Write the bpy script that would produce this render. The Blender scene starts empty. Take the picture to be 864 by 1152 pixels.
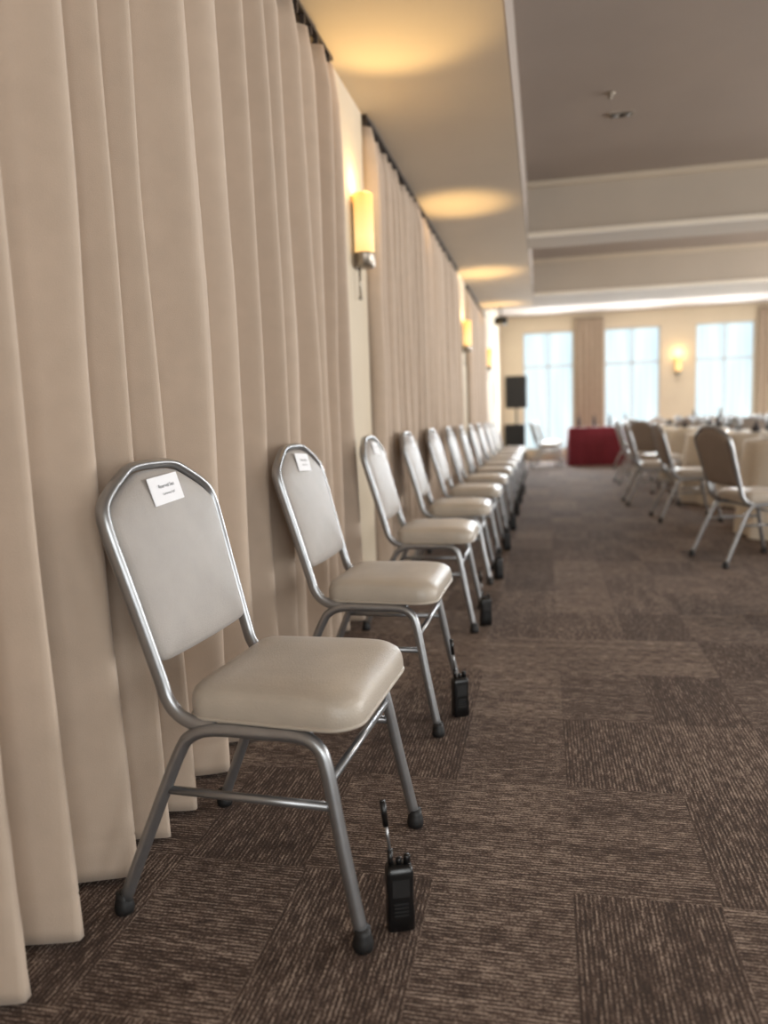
import bpy, math, random
from mathutils import Vector, Matrix, noise
random.seed(4)
scene = bpy.context.scene
scene.view_settings.view_transform = 'Standard'

# ------------------------------------------------------------------ materials
def srgb(r, g, b):
    f = lambda c: (c/255/12.92) if c/255 <= .04045 else ((c/255+.055)/1.055)**2.4
    return (f(r), f(g), f(b), 1)

def mat(name, col, rough=.6, metal=0, nscale=0, namt=.1, bump=0, bscale=200, emit=None, estr=0, sheen=0, coat=0):
    m = bpy.data.materials.new(name); m.use_nodes = True
    nt = m.node_tree; b = nt.nodes['Principled BSDF']
    b.inputs['Base Color'].default_value = col
    b.inputs['Roughness'].default_value = rough
    b.inputs['Metallic'].default_value = metal
    if sheen: b.inputs['Sheen Weight'].default_value = sheen
    if coat: b.inputs['Coat Weight'].default_value = coat
    if emit:
        b.inputs['Emission Color'].default_value = emit
        b.inputs['Emission Strength'].default_value = estr
    tc = nt.nodes.new('ShaderNodeTexCoord')
    if nscale:
        n = nt.nodes.new('ShaderNodeTexNoise'); n.inputs['Scale'].default_value = nscale
        n.inputs['Detail'].default_value = 4
        nt.links.new(tc.outputs['Object'], n.inputs['Vector'])
        r = nt.nodes.new('ShaderNodeValToRGB')
        r.color_ramp.elements[0].position = .3; r.color_ramp.elements[1].position = .7
        r.color_ramp.elements[0].color = tuple(c*(1-namt) for c in col[:3])+(1,)
        r.color_ramp.elements[1].color = tuple(min(1, c*(1+namt)) for c in col[:3])+(1,)
        nt.links.new(n.outputs['Fac'], r.inputs['Fac'])
        nt.links.new(r.outputs['Color'], b.inputs['Base Color'])
    if bump:
        n2 = nt.nodes.new('ShaderNodeTexNoise'); n2.inputs['Scale'].default_value = bscale
        n2.inputs['Detail'].default_value = 3
        nt.links.new(tc.outputs['Object'], n2.inputs['Vector'])
        bp = nt.nodes.new('ShaderNodeBump'); bp.inputs['Strength'].default_value = bump
        bp.inputs['Distance'].default_value = .004
        nt.links.new(n2.outputs['Fac'], bp.inputs['Height'])
        nt.links.new(bp.outputs['Normal'], b.inputs['Normal'])
    return m

M_wall = mat('wall_paint', srgb(204, 190, 168), .85, nscale=3, namt=.03, bump=.1, bscale=120)
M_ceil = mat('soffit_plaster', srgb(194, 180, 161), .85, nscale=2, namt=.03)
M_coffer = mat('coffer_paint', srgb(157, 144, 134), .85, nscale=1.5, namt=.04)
M_beam = mat('beam_paint', srgb(178, 166, 152), .85, nscale=2, namt=.03)
M_lip = mat('bright_lip_paint', srgb(226, 216, 200), .7, nscale=2, namt=.02)
M_curt = mat('curtain_fabric', srgb(189, 170, 152), .88, nscale=14, namt=.04, bump=.25, bscale=500, sheen=.08)
M_drape = mat('window_drape_fabric', srgb(160, 143, 126), .9, nscale=10, namt=.06)
M_metal = mat('silver_frame_metal', srgb(158, 159, 161), .33, .85, nscale=30, namt=.06)
M_back = mat('back_vinyl', srgb(160, 153, 147), .5, nscale=12, namt=.06, bump=.3, bscale=350, sheen=.15)
M_seat = mat('seat_vinyl', srgb(178, 167, 153), .34, nscale=9, namt=.09, bump=.3, bscale=260, sheen=.15)
M_taupe = mat('taupe_upholstery', srgb(142, 130, 121), .6, nscale=12, namt=.05)
M_black = mat('black_rubber', srgb(22, 21, 21), .55, nscale=40, namt=.2)
M_blackpl = mat('black_plastic', srgb(14, 14, 15), .3, nscale=40, namt=.2)
M_paper = mat('card_paper', srgb(240, 240, 243), .7, nscale=20, namt=.02)
M_ink = mat('ink', srgb(50, 50, 55), .8, nscale=20, namt=.02)
M_cloth = mat('cream_tablecloth', srgb(220, 211, 196), .85, nscale=6, namt=.04)
M_red = mat('burgundy_tablecloth', srgb(112, 26, 42), .8, nscale=6, namt=.08)
M_plate = mat('white_china', srgb(235, 232, 226), .25, nscale=5, namt=.02)
M_napkin = mat('dark_napkin', srgb(45, 38, 40), .8, nscale=20, namt=.1)
M_glass = mat('drinking_glass', srgb(170, 175, 180), .1, .3, nscale=20, namt=.05)
M_dark = mat('track_dark', srgb(60, 50, 44), .5, nscale=20, namt=.1)
M_nickel = mat('brushed_nickel', srgb(150, 140, 128), .35, .9, nscale=60, namt=.1)
M_winframe = mat('window_frame', srgb(205, 212, 216), .5, nscale=6, namt=.03)
M_lampwarm = mat('downlight_lens', srgb(255, 220, 180), .5, emit=(1, .62, .35, 1), estr=6, nscale=5, namt=.02)

def shade_mat():
    m = mat('sconce_shade_glow', srgb(230, 190, 120), .6)
    nt = m.node_tree; b = nt.nodes['Principled BSDF']
    tc = nt.nodes['Texture Coordinate']; sp = nt.nodes.new('ShaderNodeSeparateXYZ')
    nt.links.new(tc.outputs['Object'], sp.inputs[0])
    mr = nt.nodes.new('ShaderNodeMapRange')
    mr.inputs['From Min'].default_value = -.17; mr.inputs['From Max'].default_value = .16
    nt.links.new(sp.outputs['Z'], mr.inputs['Value'])
    r = nt.nodes.new('ShaderNodeValToRGB')
    e = r.color_ramp.elements
    e[0].position = 0; e[0].color = (1, .60, .20, 1)
    e[1].position = 1; e[1].color = (.85, .42, .09, 1)
    x = e.new(.35); x.color = (1.0, .74, .34, 1)
    nt.links.new(mr.outputs[0], r.inputs['Fac'])
    nt.links.new(r.outputs['Color'], b.inputs['Emission Color'])
    b.inputs['Emission Strength'].default_value = .9
    return m
M_shade = shade_mat()

def sheer_mat():
    m = mat('sheer_daylit', srgb(90, 100, 108), .8)
    nt = m.node_tree; b = nt.nodes['Principled BSDF']
    tc = nt.nodes['Texture Coordinate']
    mp = nt.nodes.new('ShaderNodeMapping'); mp.inputs['Scale'].default_value = (14, 14, .6)
    n = nt.nodes.new('ShaderNodeTexNoise'); n.inputs['Scale'].default_value = 1.0
    nt.links.new(tc.outputs['Object'], mp.inputs['Vector']); nt.links.new(mp.outputs[0], n.inputs['Vector'])
    r = nt.nodes.new('ShaderNodeValToRGB'); e = r.color_ramp.elements
    e[0].position = .3; e[0].color = (.63, .81, .88, 1); e[1].position = .7; e[1].color = (.88, .99, 1.0, 1)
    nt.links.new(n.outputs['Fac'], r.inputs['Fac'])
    nt.links.new(r.outputs['Color'], b.inputs['Emission Color'])
    b.inputs['Emission Strength'].default_value = 1.05
    return m
M_sheer = sheer_mat()

def carpet_mat():
    m = bpy.data.materials.new('carpet_tiles'); m.use_nodes = True
    nt = m.node_tree; N = nt.nodes; L = nt.links
    b = N['Principled BSDF']; b.inputs['Roughness'].default_value = .95
    g = N.new('ShaderNodeNewGeometry'); s = N.new('ShaderNodeSeparateXYZ'); L.new(g.outputs['Position'], s.inputs[0])
    def mth(op, a, c=None, d=None):
        n = N.new('ShaderNodeMath'); n.operation = op
        for i, v in enumerate((a, c, d)):
            if v is None: continue
            if isinstance(v, (int, float)): n.inputs[i].default_value = v
            else: L.new(v, n.inputs[i])
        return n.outputs[0]
    X, Y = s.outputs['X'], s.outputs['Y']
    cx = mth('FLOOR', mth('DIVIDE', mth('ADD', X, 10.325-.05), .295))
    cy = mth('FLOOR', mth('DIVIDE', mth('ADD', Y, 9.4-1.53), .47))
    cb = N.new('ShaderNodeCombineXYZ'); L.new(cx, cb.inputs[0]); L.new(cy, cb.inputs[1])
    w = N.new('ShaderNodeTexWhiteNoise'); w.noise_dimensions = '2D'; L.new(cb.outputs[0], w.inputs['Vector'])
    par = mth('MODULO', mth('ADD', cx, cy), 2)
    flip = mth('GREATER_THAN', w.outputs['Value'], .78)
    sel = mth('ABSOLUTE', mth('SUBTRACT', par, flip))
    def mix(a, c):
        return mth('ADD', mth('MULTIPLY', a, mth('SUBTRACT', 1, sel)), mth('MULTIPLY', c, sel))
    u = mix(X, Y); v = mix(Y, X)
    def nz(su, sv, det, off=0):
        cv = N.new('ShaderNodeCombineXYZ')
        L.new(mth('MULTIPLY', u, su), cv.inputs[0]); L.new(mth('MULTIPLY', v, sv), cv.inputs[1]); cv.inputs[2].default_value = off
        n = N.new('ShaderNodeTexNoise'); n.inputs['Scale'].default_value = 1; n.inputs['Detail'].default_value = det
        L.new(cv.outputs[0], n.inputs['Vector']); return n.outputs['Fac']
    n1 = nz(130., 24., 2); n2 = nz(280., 160., 2, 3.); n3 = nz(22., 3., 1, 7.)
    stripe = mth('MULTIPLY_ADD', mth('SINE', mth('MULTIPLY', u, 2*math.pi/.0092)), .5, .5)
    val = mth('ADD', mth('ADD', mth('MULTIPLY', n1, .56), mth('MULTIPLY', stripe, .15)), mth('MULTIPLY', n2, .56))
    val = mth('ADD', val, mth('MULTIPLY', mth('SUBTRACT', n3, .5), .20))
    val = mth('ADD', val, mth('MULTIPLY', mth('SUBTRACT', w.outputs['Value'], .5), .065))
    val = mth('ADD', val, mth('MULTIPLY', mth('SUBTRACT', sel, .5), .035))  # shading from pile direction, painted into the tile colour
    r = N.new('ShaderNodeValToRGB'); e = r.color_ramp.elements
    e[0].position = .50; e[0].color = srgb(57, 44, 37)
    e[1].position = .86; e[1].color = srgb(172, 154, 140)
    x = e.new(.65); x.color = srgb(84, 67, 58)
    L.new(val, r.inputs['Fac']); L.new(r.outputs['Color'], b.inputs['Base Color'])
    bp = N.new('ShaderNodeBump'); bp.inputs['Strength'].default_value = .4; bp.inputs['Distance'].default_value = .004
    L.new(val, bp.inputs['Height']); L.new(bp.outputs['Normal'], b.inputs['Normal'])
    return m
M_carpet = carpet_mat()

# ------------------------------------------------------------------ mesh builder
class MB:
    def __init__(s): s.v = []; s.f = []; s.m = []; s.sm = []; s.mats = []
    def mi(s, m):
        if m not in s.mats: s.mats.append(m)
        return s.mats.index(m)
    def add(s, vs, fs, m, smooth=True):
        o = len(s.v); k = s.mi(m)
        s.v += [tuple(p) for p in vs]
        for f in fs: s.f.append(tuple(i+o for i in f)); s.m.append(k); s.sm.append(smooth)
    def box(s, a, c, m):
        x0, y0, z0 = a; x1, y1, z1 = c
        vs = [(x0,y0,z0),(x1,y0,z0),(x1,y1,z0),(x0,y1,z0),(x0,y0,z1),(x1,y0,z1),(x1,y1,z1),(x0,y1,z1)]
        s.add(vs, [(0,3,2,1),(4,5,6,7),(0,1,5,4),(1,2,6,5),(2,3,7,6),(3,0,4,7)], m, False)
    def rings(s, rings, m, cap0=True, cap1=True, closed=True):
        n = len(rings[0]); vs = [p for r in rings for p in r]; fs = []
        for i in range(len(rings)-1):
            for j in range(n if closed else n-1):
                k = (j+1) % n
                fs.append((i*n+j, i*n+k, (i+1)*n+k, (i+1)*n+j))
        if cap0: fs.append(tuple(reversed(range(n))))
        if cap1: fs.append(tuple(range((len(rings)-1)*n, len(rings)*n)))
        s.add(vs, fs, m)
    def lathe(s, prof, c, m, n=16):
        s.rings([[(c[0]+r*math.cos(2*math.pi*j/n), c[1]+r*math.sin(2*math.pi*j/n), c[2]+z) for j in range(n)] for r, z in prof], m)
    def tube(s, pts, r, m, n=10, closed=False, r2=None):
        pts = [Vector(p) for p in pts]; N = len(pts); rings = []; prev = None
        for i, p in enumerate(pts):
            if closed: t = pts[(i+1) % N]-pts[i-1]
            else: t = pts[min(i+1, N-1)]-pts[max(i-1, 0)]
            t.normalize()
            if prev is None:
                a = Vector((0, 1, 0)) if abs(t.y) < .9 else Vector((1, 0, 0))
            else: a = prev
            a = (a-t*a.dot(t)).normalized(); b = t.cross(a); prev = a
            rings.append([tuple(p+a*(r*math.cos(q))+b*((r2 or r)*math.sin(q))) for q in [2*math.pi*j/n for j in range(n)]])
        if closed: rings.append(rings[0]); s.rings(rings, m, False, False)
        else: s.rings(rings, m)
    def mesh(s, name):
        me = bpy.data.meshes.new(name); me.from_pydata(s.v, [], s.f)
        for m in s.mats: me.materials.append(m)
        me.polygons.foreach_set('material_index', s.m); me.polygons.foreach_set('use_smooth', s.sm)
        me.update(); return me
    def obj(s, name, loc=(0, 0, 0), rot=0):
        return place(s.mesh(name), name, loc, rot)

def place(me, name, loc=(0, 0, 0), rot=0):
    o = bpy.data.objects.new(name, me); scene.collection.objects.link(o)
    o.location = loc; o.rotation_euler = (0, 0, rot); return o

def catmull(pts, k=5, closed=False):
    pts = [Vector(p) for p in pts]; N = len(pts); out = []
    for i in range(N if closed else N-1):
        if closed: p0, p1, p2, p3 = pts[i-1], pts[i], pts[(i+1) % N], pts[(i+2) % N]
        else: p0, p1, p2, p3 = pts[max(i-1, 0)], pts[i], pts[i+1], pts[min(i+2, N-1)]
        for j in range(k):
            t = j/k
            out.append(.5*((2*p1)+(p2-p0)*t+(2*p0-5*p1+4*p2-p3)*t*t+(3*p1-p0-3*p2+p3)*t**3))
    if not closed: out.append(pts[-1])
    return out

# ------------------------------------------------------------------ room shell
XL, XR, YN, YF = -1.10, 8.0, -3.0, 17.5
XP = -.985
ZS, ZC = 2.70, 3.20
b = MB(); b.add([(XL-.2, YN-.2, 0), (XR+.2, YN-.2, 0), (XR+.2, YF+.2, 0), (XL-.2, YF+.2, 0)], [(0, 1, 2, 3)], M_carpet, False); b.obj('floor')
b = MB(); b.box((XL-.15, YN-.15, 0), (XL, YF+.15, ZC+.1), M_wall)
for a, c in ((3.67, 4.31), (8.93, 9.92), (13.03, YF)): b.box((XL, a, 0), (XP, c, ZS if c < 13 else ZC), M_wall)
b.obj('wall_left')
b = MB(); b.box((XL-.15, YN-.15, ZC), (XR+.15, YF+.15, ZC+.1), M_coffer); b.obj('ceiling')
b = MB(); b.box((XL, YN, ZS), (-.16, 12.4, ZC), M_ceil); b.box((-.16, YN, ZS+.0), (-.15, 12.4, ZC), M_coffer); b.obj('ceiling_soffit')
b = MB(); b.box((-.15, 7.65, ZS), (XR, 8.15, ZC), M_beam); b.obj('ceiling_beam')
b = MB(); b.box((-.15, 11.3, ZS), (XR, 12.4, ZC), M_beam); b.obj('ceiling_beam')
b = MB()
for y in (7.65, 11.3):
    b.box((-.15, y-.05, ZC-.05), (XR, y, ZC), M_ceil)
    b.box((-.15, y-.035, ZS), (XR, y, ZS+.04), M_lip)  # pale lip added to give the lit lower beam edge its bright line
b.obj('trim_1')

def wall_with_windows(name, axis, pos, lo, hi, wins, z0, z1, thick, inward):
    b = MB()
    def bx(a0, a1, c0, c1):
        p0, p1 = sorted((pos, pos-inward*thick))
        if axis == 'x': b.box((a0, p0, c0), (a1, p1, c1), M_wall)
        else: b.box((p0, a0, c0), (p1, a1, c1), M_wall)
    cur = lo
    for w0, w1 in wins:
        bx(cur, w0, 0, ZC); bx(w0, w1, 0, z0); bx(w0, w1, z1, ZC); cur = w1
    bx(cur, hi, 0, ZC)
    b.obj(name)

winN = [0]
def window(axis, pos, w0, w1, z0, z1, inward, depth=.08):
    winN[0] += 1
    b = MB(); p = pos-inward*depth
    c = (w0+w1)/2; zc = (z0+z1)/2
    W = (w1-w0)/2; Hh = (z1-z0)/2
    def bx(a0, a1, c0, c1, d0, d1, m):
        q0, q1 = sorted((d0*inward, d1*inward))
        if axis == 'x': b.box((a0, q0, c0), (a1, q1, c1), m)
        else: b.box((q0, a0, c0), (q1, a1, c1), m)
    bx(-W, W, -Hh, Hh, -.03, -.02, M_sheer)
    t = .03
    for a0, a1, c0, c1 in [(-W, -W+t, -Hh, Hh), (W-t, W, -Hh, Hh), (-W, W, -Hh, -Hh+t), (-W, W, Hh-t, Hh), (-.015, .015, -Hh, Hh), (-W, W, Hh*.42-.02, Hh*.42+.02)]:
        bx(a0, a1, c0, c1, -.02, .02, M_winframe)
    loc = (c, p, zc) if axis == 'x' else (p, c, zc)
    b.obj('window_%d' % winN[0], loc)

far_w = [(-.47, .63), (1.29, 2.45), (3.17, 4.34), (5.4, 6.6)]
wall_with_windows('wall_far', 'x', YF, XL, XR, far_w, .25, 2.85, .15, -1)
for w in far_w: window('x', YF, w[0], w[1], .25, 2.85, -1, .08)
right_w = [(-2, .4), (1.6, 4.0), (5.2, 7.6), (9, 11.4)]
wall_with_windows('wall_right', 'y', XR, YN, YF, right_w, .4, 2.8, .15, -1)
for w in right_w: window('y', XR, w[0], w[1], .4, 2.8, -1)
near_fill_w = [(1.0, 3.4), (4.4, 6.8)]  # unseen windows behind the camera, added for extra brightness
wall_with_windows('wall_near', 'x', YN, XL, XR, near_fill_w, .4, 2.8, .15, 1)
for w in near_fill_w: window('x', YN, w[0], w[1], .4, 2.8, 1)
b = MB(); b.box((XP, YF-.015, 0), (XR, YF, .1), M_beam); b.obj('baseboard_far')
b = MB()
for a, c in ((3.67, 4.31), (8.93, 9.92), (13.03, YF)): b.box((XP, a, 0), (XP+.012, c, .09), M_beam)
b.obj('baseboard_left')

# ------------------------------------------------------------------ curtains
def curtain(name, y0, y1, x0, m=M_curt, ztop=2.64, amp=.088, pitch=.2, seed=0, axis='y', res=12, zb=.012):
    n = int((y1-y0)/pitch*res); vs = []; fs = []
    lim = x0+amp*1.03
    zs = [zb, .04, .07, .098, .104, .11, .14]+[.14+(ztop-.14)*k/28 for k in range(1, 29)]
    nz = len(zs)-1
    for k, z in enumerate(zs):
        zt = (z-zb)/(ztop-zb)
        for i in range(n+1):
            s = y0+(y1-y0)*i/n
            t = s/pitch + .85*noise.noise(Vector((s*1.4, seed, 0))) + .40*noise.noise(Vector((s*3.2, seed+3, 0))) + .24*noise.noise(Vector((s*2.1, z*.7, seed+5)))
            ph = 2*math.pi*t
            A = amp*(1.0-.32*zt**1.5)*(.94+.5*noise.noise(Vector((s*3.1, z*.3, seed+9))))
            c = math.cos(ph)
            f = 1-2*(1-(c+1)/2)**1.45
            f += (.05+.12*zt)*math.cos(2*ph+seed+1.5*noise.noise(Vector((s*2, z*.5, 4))))
            d = A*f
            if zt > .94: d = d*(1-(zt-.94)*6)
            off = -.012*math.sin(ph)*(1-.5*zt)
            edge = max(0, min(1, (s-y0)/.05, (y1-s)/.05))
            a = min(max(s+off*edge, y0), y1)
            wob = .006*noise.noise(Vector((s*5, z*2, seed+2)))
            if axis == 'y' and abs(z-.104) < .002: wob -= .0025     # stitched hem seam
            vs.append((min(max(x0+d+wob, XL+.008), lim), a, z) if axis == 'y' else (a, x0-d-wob, z))
    for k in range(nz):
        for i in range(n):
            q = k*(n+1)+i; fs.append((q, q+1, q+n+2, q+n+1))
    b = MB(); b.add(vs, fs, m)
    o = b.obj(name)
    sd = o.modifiers.new('thick', 'SOLIDIFY'); sd.thickness = .003; sd.offset = 0
    return o
CX = -.988
spans = [(-.7, 3.65), (4.33, 6.02), (6.03, 8.9), (9.95, 13.0)]
for i, (a, c) in enumerate(spans):
    curtain('curtain', a, c, CX, seed=i*7+1, res=26 if i == 0 else 14)
def track(a, c):
    b = MB(); b.box((CX-.0, a, 2.685), (CX+.03, c, 2.70), M_dark)
    y = a+.03
    while y < c:
        b.box((CX+.006, y-.006, 2.646), (CX+.026, y+.006, 2.688), M_dark); y += .095
    b.obj('curtain_track')
for a, c in [(-.7, 3.65), (4.33, 8.9), (9.95, 13.0)]: track(a, c)
for a, c in [(.66, 1.26), (4.38, 5.3)]:
    curtain('window_drape', a, c, YF-.1, M_drape, ztop=3.1, amp=.035, pitch=.12, seed=a, axis='x', res=10)

# ------------------------------------------------------------------ sconces
def sconce_mesh():
    b = MB(); n = 28; cx = .055
    def arc(r, z): return [(cx+r*.85*math.cos(q), r*math.sin(q), z) for q in [2*math.pi*j/n for j in range(n)]]
    R = .062
    b.rings([arc(R-.006, .16), arc(R-.003, .168), arc(R, .165), arc(R, -.135), arc(R-.003, -.138)], M_shade, False, True)
    b.rings([arc(R-.006, -.205), arc(R, -.2), arc(R+.002, -.145), arc(R+.003, -.135), arc(R-.002, -.134)], M_nickel)
    b.box((-.0, -.04, -.21), (.012, .04, .12), M_nickel)
    b.tube([(.028, -.01, -.20), (.028, -.01, -.36)], .006, M_nickel)
    b.lathe([(.004, -.375), (.01, -.368), (.01, -.358), (.004, -.352)], (.028, -.01, 0), M_nickel, 10)
    return b.mesh('wall_sconce')
SC = sconce_mesh()
for y in (4.04, 9.5, 13.4): place(SC, 'wall_sconce', (XP, y, 2.02))
place(SC, 'wall_sconce', (2.81, YF, 2.0), -math.pi/2)

# ------------------------------------------------------------------ chair
def chair_mesh(name, mback, mseat):
    b = MB()
    lean = lambda z: -.155-(z-.48)*.275
    R = .0135
    for s in (-1, 1):
        leg = catmull([(-.262, .226*s, .03), (-.19, .218*s, .20), (-.125, .211*s, .348), (-.095, .208*s, .39), (-.045, .206*s, .406),
                       (.05, .206*s, .407), (.135, .206*s, .406), (.172, .208*s, .39), (.19, .21*s, .348), (.218, .218*s, .20), (.252, .226*s, .03)], 5)
        b.tube(leg, R, M_metal, 12)
        b.tube([(-.163, .214*s, .275), (.2, .214*s, .275)], .0088, M_metal, 10)
        for fx in (-.266, .254):
            b.lathe([(.012, .0), (.019, .002), (.021, .012), (.019, .024), (.0165, .032), (.016, .045)], (fx, .2265*s, 0), M_black, 14)
    b.tube([(.196, -.212, .325), (.196, .212, .325)], .0088, M_metal, 10)
    b.tube([(-.09, -.205, .40), (-.09, .205, .40)], .009, M_metal, 8)
    b.tube([(.14, -.205, .40), (.14, .205, .40)], .009, M_metal, 8)
    half = [(.200, .50), (.206, .60), (.213, .70), (.2195, .78), (.2195, .825), (.208, .852), (.175, .876), (.135, .897), (.095, .915), (.055, .921)]
    side = [(-.045, .406), (-.085, .411), (-.125, .430), (-.148, .460)]
    P = [(x, -.2, z) for x, z in side]+[(lean(z), -y, z) for y, z in half]
    P += [(lean(.921), 0, .922)]
    P += [(lean(z), y, z) for y, z in reversed(half)]+[(x, .2, z) for x, z in reversed(side)]
    b.tube(catmull(P, 4), .0105, M_metal, 14, r2=.0155)
    ins = .011
    out = [(y-ins, z-(ins if z > .84 else 0)) for y, z in half if z > .56]
    o2 = [(.10, .527), (.17, .530), (.188, .54), (.193, .56)]+out
    ol = [(0, .526)]+o2+[(0, .911)]+[(-y, z) for y, z in reversed(o2)]
    ol = [(p.x, p.y) for p in catmull([(y, z, 0) for y, z in ol], 4, True)]
    cy, cz = 0, .72
    def ring(sc, off): return [(lean(cz+(z-cz)*sc)+off, cy+(y-cy)*sc, cz+(z-cz)*sc) for y, z in ol]
    b.rings([ring(.3, -.016), ring(.8, -.015), ring(.95, -.012), ring(.995, -.006), ring(1.0, .0), ring(.995, .007), ring(.972, .014), ring(.92, .019), ring(.8, .024), ring(.55, .028), ring(.25, .03), ring(.02, .03)], mback)
    def rr(sc, z):
        pts = []
        x0, x1 = -.110, .252; r = .065; r2 = .045
        hw0, hw1 = .200, .212
        cs = [(x1-r, hw1-r, 0), (x0+r2, hw0-r2, 90), (x0+r2, -(hw0-r2), 180), (x1-r, -(hw1-r), 270)]
        for i, (cx, cy_, a0) in enumerate(cs):
            q = r if i in (0, 3) else r2
            for j in range(9):
                a = math.radians(a0+j*90/8); pts.append((cx+q*math.cos(a), cy_+q*math.sin(a)))
            nx = cs[(i+1) % 4]; qn = r if (i+1) % 4 in (0, 3) else r2
            an = math.radians(nx[2]); q1 = (nx[0]+qn*math.cos(an), nx[1]+qn*math.sin(an)); q0 = pts[-1]
            for j in range(1, 6): pts.append((q0[0]+(q1[0]-q0[0])*j/6, q0[1]+(q1[1]-q0[1])*j/6))
        cx = .06
        out = []
        for x, y in pts:
            X = cx+(x-cx)*sc; Y = y*sc
            out.append((X, Y, z-(.010*max(0, (X-.12)/.14)**2 if z > .44 else 0)))
        return out
    b.rings([rr(.90, .416), rr(.955, .417)], M_black)
    b.rings([rr(.95, .418), rr(.985, .420), rr(1.0, .427), rr(1.008, .441), rr(1.007, .455), rr(.995, .468), rr(.975, .477), rr(.93, .484), rr(.8, .490), rr(.6, .493), rr(.3, .494), rr(.02, .494)], mseat)
    b.tube(rr(1.0, .425), .0045, mseat, 8, closed=True)
    return b.mesh(name)
CH = chair_mesh('banquet_chair', M_back, M_seat)
CH2 = chair_mesh('banquet_chair_taupe', M_taupe, M_seat)

def card_mesh():
    b = MB(); w, h = .062, .031
    n = 8; fr = []
    for i in range(n+1):
        y = -w+2*w*i/n; fr.append((.003*math.cos(y/w*1.5), y))
    vs = [(x, y, -h) for x, y in fr]+[(x, y, h) for x, y in fr]+[(x-.0012, y, -h) for x, y in fr]+[(x-.0012, y, h) for x, y in fr]
    fs = []; m = n+1
    for i in range(n):
        fs += [(i, i+1, m+i+1, m+i), (2*m+i+1, 2*m+i, 3*m+i, 3*m+i+1), (m+i, m+i+1, 3*m+i+1, 3*m+i), (i+1, i, 2*m+i, 2*m+i+1)]
    b.add(vs, fs, M_paper, False)
    for txt, size, z in (('Reserved Seat', .0115, .004), ('Conference Staff', .0075, -.012)):
        cu = bpy.data.curves.new('t', 'FONT'); cu.body = txt; cu.size = size; cu.align_x = 'CENTER'
        ob = bpy.data.objects.new('t', cu); scene.collection.objects.link(ob)
        dg = bpy.context.evaluated_depsgraph_get(); me = bpy.data.meshes.new_from_object(ob.evaluated_get(dg))
        vs = [(.0036, v.co.x, v.co.y+z) for v in me.vertices]
        fs = [tuple(p.vertices) for p in me.polygons]
        b.add(vs, fs, M_ink, False)
        bpy.data.objects.remove(ob); bpy.data.meshes.remove(me)
    return b.mesh('name_card')
CARD = card_mesh()

def radio_mesh(ant):
    b = MB()
    def rr(w, d, r, z):
        pts = []
        for sx, sy, a0 in ((1, 1, 0), (-1, 1, 90), (-1, -1, 180), (1, -1, 270)):
            for j in range(5):
                a = math.radians(a0+j*22.5); pts.append((sx*(w-r)+r*math.cos(a), sy*(d-r)+r*math.sin(a), z))
        return pts
    b.rings([rr(.014, .022, .005, 0), rr(.018, .027, .007, .004), rr(.0185, .0275, .007, .03), rr(.017, .026, .007, .07), rr(.018, .027, .007, .12), rr(.016, .025, .007, .132), rr(.01, .02, .005, .136)], M_blackpl)
    b.box((.017, -.017, .075), (.0195, .017, .112), M_black)
    for i in range(4): b.box((.0175, -.014, .035+i*.008), (.0198, .014, .039+i*.008), M_black)
    b.box((-.023, -.012, .04), (-.017, .012, .12), M_black)
    b.lathe([(.007, .134), (.007, .15), (.005, .153)], (0, .016, 0), M_blackpl, 12)
    b.lathe([(.006, .134), (.006, .146), (.004, .148)], (0, .0, 0), M_blackpl, 12)
    b.tube([(0, -.016, .13), (0, -.017, .165)], .0055, M_blackpl)
    b.tube([(0, -.017, .165), (.002, -.023, .165+ant*.5)], .0032, M_metal)
    b.tube([(.002, -.023, .165+ant*.5), (.004, -.029, .165+ant)], .006, M_blackpl)
    return b.mesh('two_way_radio')
RAD = radio_mesh(.105)

ys = [1.53, 2.515, 3.69, 4.73, 5.79, 6.85, 7.9, 8.95, 10.05, 11.2, 12.3, 13.4]
rots = [-.055, -.02, .01, .02, -.02, .015, .03, 0, -.02, .02, 0, .01]
for i, (y, r) in enumerate(zip(ys, rots)):
    cx = -.588
    place(CH, 'banquet_chair', (cx, y, 0), r)
    z = .868; xl = -.155-(z-.48)*.275+.0285
    c, s = math.cos(r), math.sin(r); ly = -.012 if i == 0 else random.uniform(-.02, .02)
    o = place(CARD, 'name_card', (cx+xl*c-ly*s, y+xl*s+ly*c, z), r)
    o.rotation_euler = (math.radians(4 if i == 0 else random.uniform(-5, 5)), -math.radians(15.5), r)
    ry = {0: 1.365, 1: 2.46, 2: 3.60}.get(i, y-.07)
    if i < 9: place(RAD, 'two_way_radio', (-.288, ry, 0), -1.2 if i == 0 else random.uniform(-.3, .3)-1.0)

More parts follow.
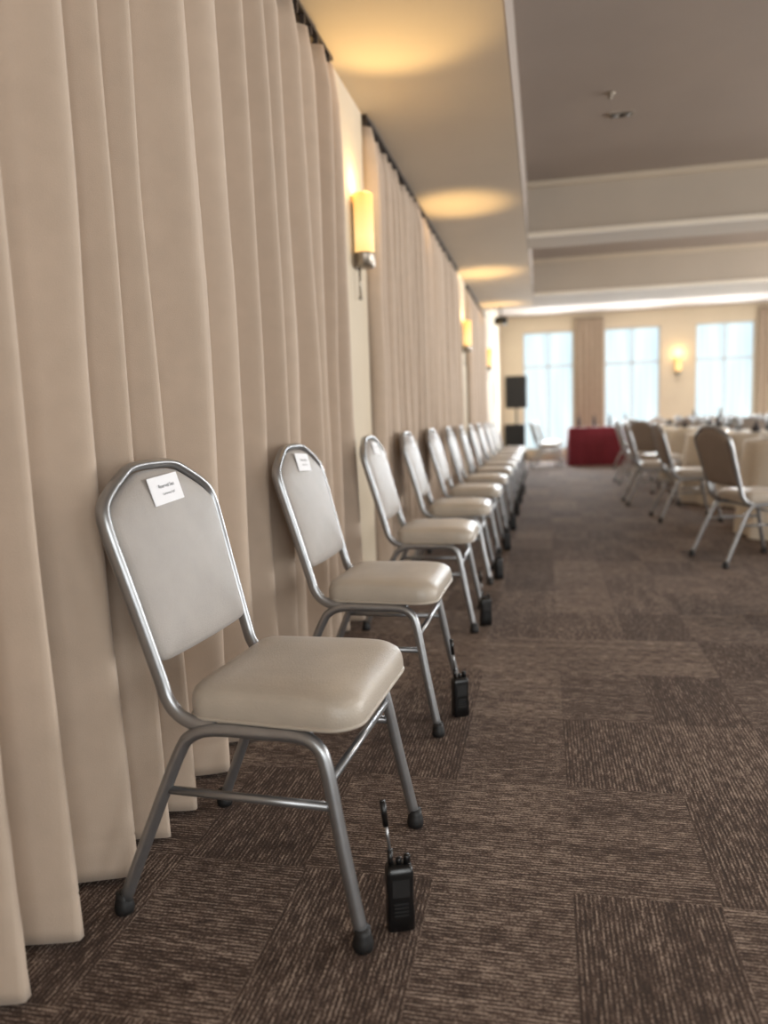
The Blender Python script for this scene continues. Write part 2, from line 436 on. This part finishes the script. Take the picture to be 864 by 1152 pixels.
# ------------------------------------------------------------------ round tables
def table_mesh(seed, m, R=.85):
    b = MB(); n = 120
    def ring(r, z, a=0):
        out = []
        for j in range(n):
            q = 2*math.pi*j/n
            w = a*(math.cos(q*14+seed)+.5*math.cos(q*23+seed*2))
            out.append(((r+w)*math.cos(q), (r+w)*math.sin(q), z))
        return out
    b.rings([ring(R+.05, .012, .035), ring(R+.04, .2, .03), ring(R+.025, .45, .02), ring(R+.012, .65, .008), ring(R+.006, .735), ring(R-.003, .752), ring(R*.6, .755), ring(.05, .755)], m, False, True)
    b.lathe([(.03, .0), (.25, .0), (.25, .03), (.04, .06), (.04, .72)], (0, 0, 0), M_black, 16)
    for k in range(8):
        q = 2*math.pi*k/8+seed*.3; cx, cy = .62*math.cos(q), .62*math.sin(q)
        b.lathe([(.06, .757), (.09, .762), (.13, .770), (.132, .773), (.09, .768), (.01, .766)], (cx, cy, 0), M_plate, 20)
        b.lathe([(.035, .77), (.045, .79), (.02, .84), (.002, .89)], (cx, cy, 0), M_napkin, 6)
        for dq, hh in ((.2, .17), (.3, .14)):
            gx, gy = .47*math.cos(q+dq), .47*math.sin(q+dq)
            b.lathe([(.03, .757), (.03, .759), (.004, .764), (.004, .757+hh*.45), (.03, .757+hh*.6), (.033, .757+hh*.8), (.028, .757+hh)], (gx, gy, 0), M_glass, 12)
    b.lathe([(.05, .757), (.06, .80), (.04, .86), (.05, .9)], (0, 0, 0), M_blackpl, 14)
    b.lathe([(.035, .757), (.035, .92), (.013, .97), (.013, 1.03)], (.15, .1, 0), M_napkin, 12)
    return b.mesh('round_banquet_table')
T1 = table_mesh(1.3, M_cloth)
tabs = [(2.42, 6.5), (2.4, 8.95), (2.55, 11.6), (2.75, 14.3), (4.9, 7.6), (4.9, 10.4), (4.9, 13.2), (5.1, 3.0), (4.7, 15.8), (7.0, 12.0), (7.0, 15.0)]
for i, (x, y) in enumerate(tabs): place(T1, 'round_banquet_table', (x, y, 0), i*.7)
def ch2(x, y, r):
    o = place(CH2, 'dining_chair', (x, y, 0), r); o.scale = (1, 1, .97)
for x, y, r in [(1.31, 5.36, .28), (1.28, 7.45, .05), (1.14, 8.75, 0), (1.38, 10.1, .6), (1.28, 11.4, .05), (1.5, 12.5, -.3), (1.65, 13.4, .5), (1.52, 14.6, -.1),
                (.0, 15.3, .15), (.10, 16.35, .1), (1.375, 3.73, .12), (3.62, 9.7, 3.6), (3.78, 12.0, 3.3), (3.4, 13.0, -2.2), (4.05, 14.4, 3.1), (2.45, 10.24, 1.5),
                (2.3, 12.98, 1.3), (2.3, 15.6, -1.0), (3.1, 15.62, -1.8), (3.62, 11.0, 2.9), (3.55, 8.2, 2.5)]:
    ch2(x, y, r)

def rect_table():
    b = MB(); W, D = .66, .38
    def ring(g, z, a):
        pts = []; per = []
        k = 24
        for i in range(k): per.append((-W+2*W*i/k, -D, 0, -1))
        for i in range(k//2): per.append((W, -D+2*D*i/(k//2), 1, 0))
        for i in range(k): per.append((W-2*W*i/k, D, 0, 1))
        for i in range(k//2): per.append((-W, D-2*D*i/(k//2), -1, 0))
        for j, (x, y, nx, ny) in enumerate(per):
            w = g+a*math.cos(j*1.9); pts.append((x+nx*w, y+ny*w, z))
        return pts
    b.rings([ring(.03, .01, .018), ring(.02, .4, .012), ring(.005, .72, .003), ring(0, .75, 0)], M_red, False, True)
    for k in range(4):
        b.lathe([(.03, .75), (.03, .9), (.012, .95), (.012, 1.0)], (-.45+.3*k, .1, 0), M_napkin, 10)
        b.lathe([(.06, .752), (.1, .765), (.01, .762)], (-.4+.27*k, -.15, 0), M_plate, 14)
    return b
rect_table().obj('burgundy_buffet_table', (1.12, 15.75, 0))

b = MB()
def spk(b, z0, z1, w, d):
    def r(k, z): return [(-w*k, -d*k, z), (w*k, -d*k, z), (w*.75*k, d*k, z), (-w*.75*k, d*k, z)]
    b.rings([r(.97, z0), r(1, z0+.02), r(1, z1-.02), r(.97, z1)], M_blackpl)
    b.box((-w*.85, -d-.012, z0+.04), (w*.85, -d, z1-.04), M_black)
spk(b, 1.18, 1.84, .22, .18)
b.tube([(0, 0, .3), (0, 0, 1.19)], .02, M_black)
for k in range(3):
    q = 2*math.pi*k/3+.4
    b.tube([(0, 0, .55), (.32*math.cos(q), .32*math.sin(q), .015)], .012, M_black)
b.obj('pa_speaker_on_stand', (-.58, 16.2, 0))
b = MB(); spk(b, 0.0, .86, .2, .2); b.obj('subwoofer_speaker', (-.58, 15.3, 0))
b = MB()
b.rings([[(x*k, y, z*k) for x, z in ((-.1, -.06), (.1, -.06), (.1, .06), (-.1, .06))] for y, k in ((-.1, .9), (-.08, 1), (.08, .8), (.1, .6))], M_blackpl)
b.tube([(0, 0, .05), (0, 0.0, .15), (0, .0, .21)], .012, M_black)
b.obj('ceiling_mounted_speaker', (-.66, 12.2, 2.49))

def downlight(x, y, lit):
    b = MB()
    b.box((-.09, -.05, -.008), (.09, .05, 0), M_beam)
    b.box((-.08, -.04, -.012), (.08, .04, -.008), M_black)
    for dx in (-.045, .045):
        b.lathe([(.028, -.016), (.03, -.012)], (dx, 0, 0), M_nickel, 16)
        b.lathe([(.016, -.019), (.018, -.016)], (dx, 0, 0), M_lampwarm if lit else M_glass, 14)
    b.obj('recessed_downlight', (x, y, ZC))
downlight(.57, 6.15, False); downlight(2.16, 10.4, True); downlight(2.2, 3.0, True); downlight(4.6, 6.0, True); downlight(4.6, 10.4, True)
b = MB(); b.lathe([(.035, 0), (.035, -.006), (.012, -.01), (.01, -.03), (.02, -.034)], (0, 0, 0), M_nickel, 14); b.obj('fire_sprinkler', (.46, 5.75, ZC))

# ------------------------------------------------------------------ lights
def area(name, loc, target, sx, sy, power, col):
    l = bpy.data.lights.new(name, 'AREA'); l.shape = 'RECTANGLE'; l.size = sx; l.size_y = sy; l.energy = power; l.color = col
    o = bpy.data.objects.new(name, l); scene.collection.objects.link(o); o.location = loc
    d = Vector(target)-Vector(loc); o.rotation_euler = d.to_track_quat('-Z', 'Y').to_euler(); return o
def spot(name, loc, target, power, col, ang, blend, r=.03):
    l = bpy.data.lights.new(name, 'SPOT'); l.energy = power; l.color = col; l.spot_size = math.radians(ang); l.spot_blend = blend; l.shadow_soft_size = r
    o = bpy.data.objects.new(name, l); scene.collection.objects.link(o); o.location = loc
    d = Vector(target)-Vector(loc); o.rotation_euler = d.to_track_quat('-Z', 'Y').to_euler(); return o
DAY = (.98, .98, .97); WARM = (1, .68, .28)
for w, pw in zip(right_w, (38, 65, 330, 320)):
    yc = (w[0]+w[1])/2; area('window_daylight', (XR-.1, yc, 1.6), (0, yc, 1.6), 2.3, 2.3, pw, DAY)
for w in near_fill_w:
    xc = (w[0]+w[1])/2; area('window_daylight', (xc, YN+.1, 1.6), (xc, 5, 1.6), 2.3, 2.3, 105, DAY)  # added fill from behind the camera, at the unseen near windows
for w in far_w:
    xc = (w[0]+w[1])/2; area('window_daylight', (xc, YF-.16, 1.6), (xc, 5, 1.4), 1.0, 2.4, 160, (.88, .95, 1))
for x, y, pw in ((2.2, 3.0, 100), (4.6, 6.0, 90), (2.16, 10.4, 65), (4.6, 10.4, 65)):
    spot('downlight_lamp', (x, y, ZC-.04), (x, y, 0), pw, (1, .89, .76), 130, .8, .05)
for (x, y, tx, ty) in ((-.80, 3.8, -.66, 3.5), (-.70, 6.3, -.67, 6.3), (-.70, 9.25, -.66, 9.25), (-.70, 11.9, -.67, 11.9)):
    spot('uplight_lamp', (x, y, 2.12), (tx, ty, 2.7), 23, WARM, 86, .7, .06)
for y in (4.04, 9.5, 13.4):
    l = bpy.data.lights.new('sconce_bulb', 'POINT'); l.energy = 3; l.color = WARM; l.shadow_soft_size = .03
    o = bpy.data.objects.new('sconce_bulb', l); scene.collection.objects.link(o); o.location = (XP+.09, y, 2.25)
l = bpy.data.lights.new('sconce_bulb', 'POINT'); l.energy = 4; l.color = WARM; l.shadow_soft_size = .04
o = bpy.data.objects.new('sconce_bulb', l); scene.collection.objects.link(o); o.location = (2.81, YF-.12, 2.25)
area('cove_light', (2.5, 14.8, 2.6), (2.5, 14.8, 3.2), 4, .4, 60, (1, .87, .70))
area('cove_light', (2.5, 9.7, 2.75), (2.5, 9.7, 3.2), 4, .4, 10, (1, .87, .70))

w = bpy.data.worlds.new('world'); scene.world = w; w.use_nodes = True
w.node_tree.nodes['Background'].inputs[0].default_value = (.6, .75, .9, 1)
w.node_tree.nodes['Background'].inputs[1].default_value = .5

# ------------------------------------------------------------------ camera
th, p, ro = math.radians(12.16), math.radians(6.84), math.radians(1.9)
fwd = Vector((-math.sin(th)*math.cos(p), math.cos(th)*math.cos(p), -math.sin(p)))
r0 = Vector((math.cos(th), math.sin(th), 0)); u0 = Vector((-math.sin(th)*math.sin(p), math.cos(th)*math.sin(p), math.cos(p)))
R = r0*math.cos(ro)-u0*math.sin(ro); U = r0*math.sin(ro)+u0*math.cos(ro)
cam = bpy.data.cameras.new('camera'); co = bpy.data.objects.new('camera', cam); scene.collection.objects.link(co)
mw = Matrix(((R.x, U.x, -fwd.x, 0), (R.y, U.y, -fwd.y, 0), (R.z, U.z, -fwd.z, 1.0), (0, 0, 0, 1)))
co.matrix_world = mw
cam.sensor_fit = 'VERTICAL'; cam.sensor_height = 36; cam.lens = 850/1152*36
cam.clip_start = .05
cam.dof.use_dof = True; cam.dof.focus_distance = 1.85; cam.dof.aperture_fstop = 1.6
scene.camera = co
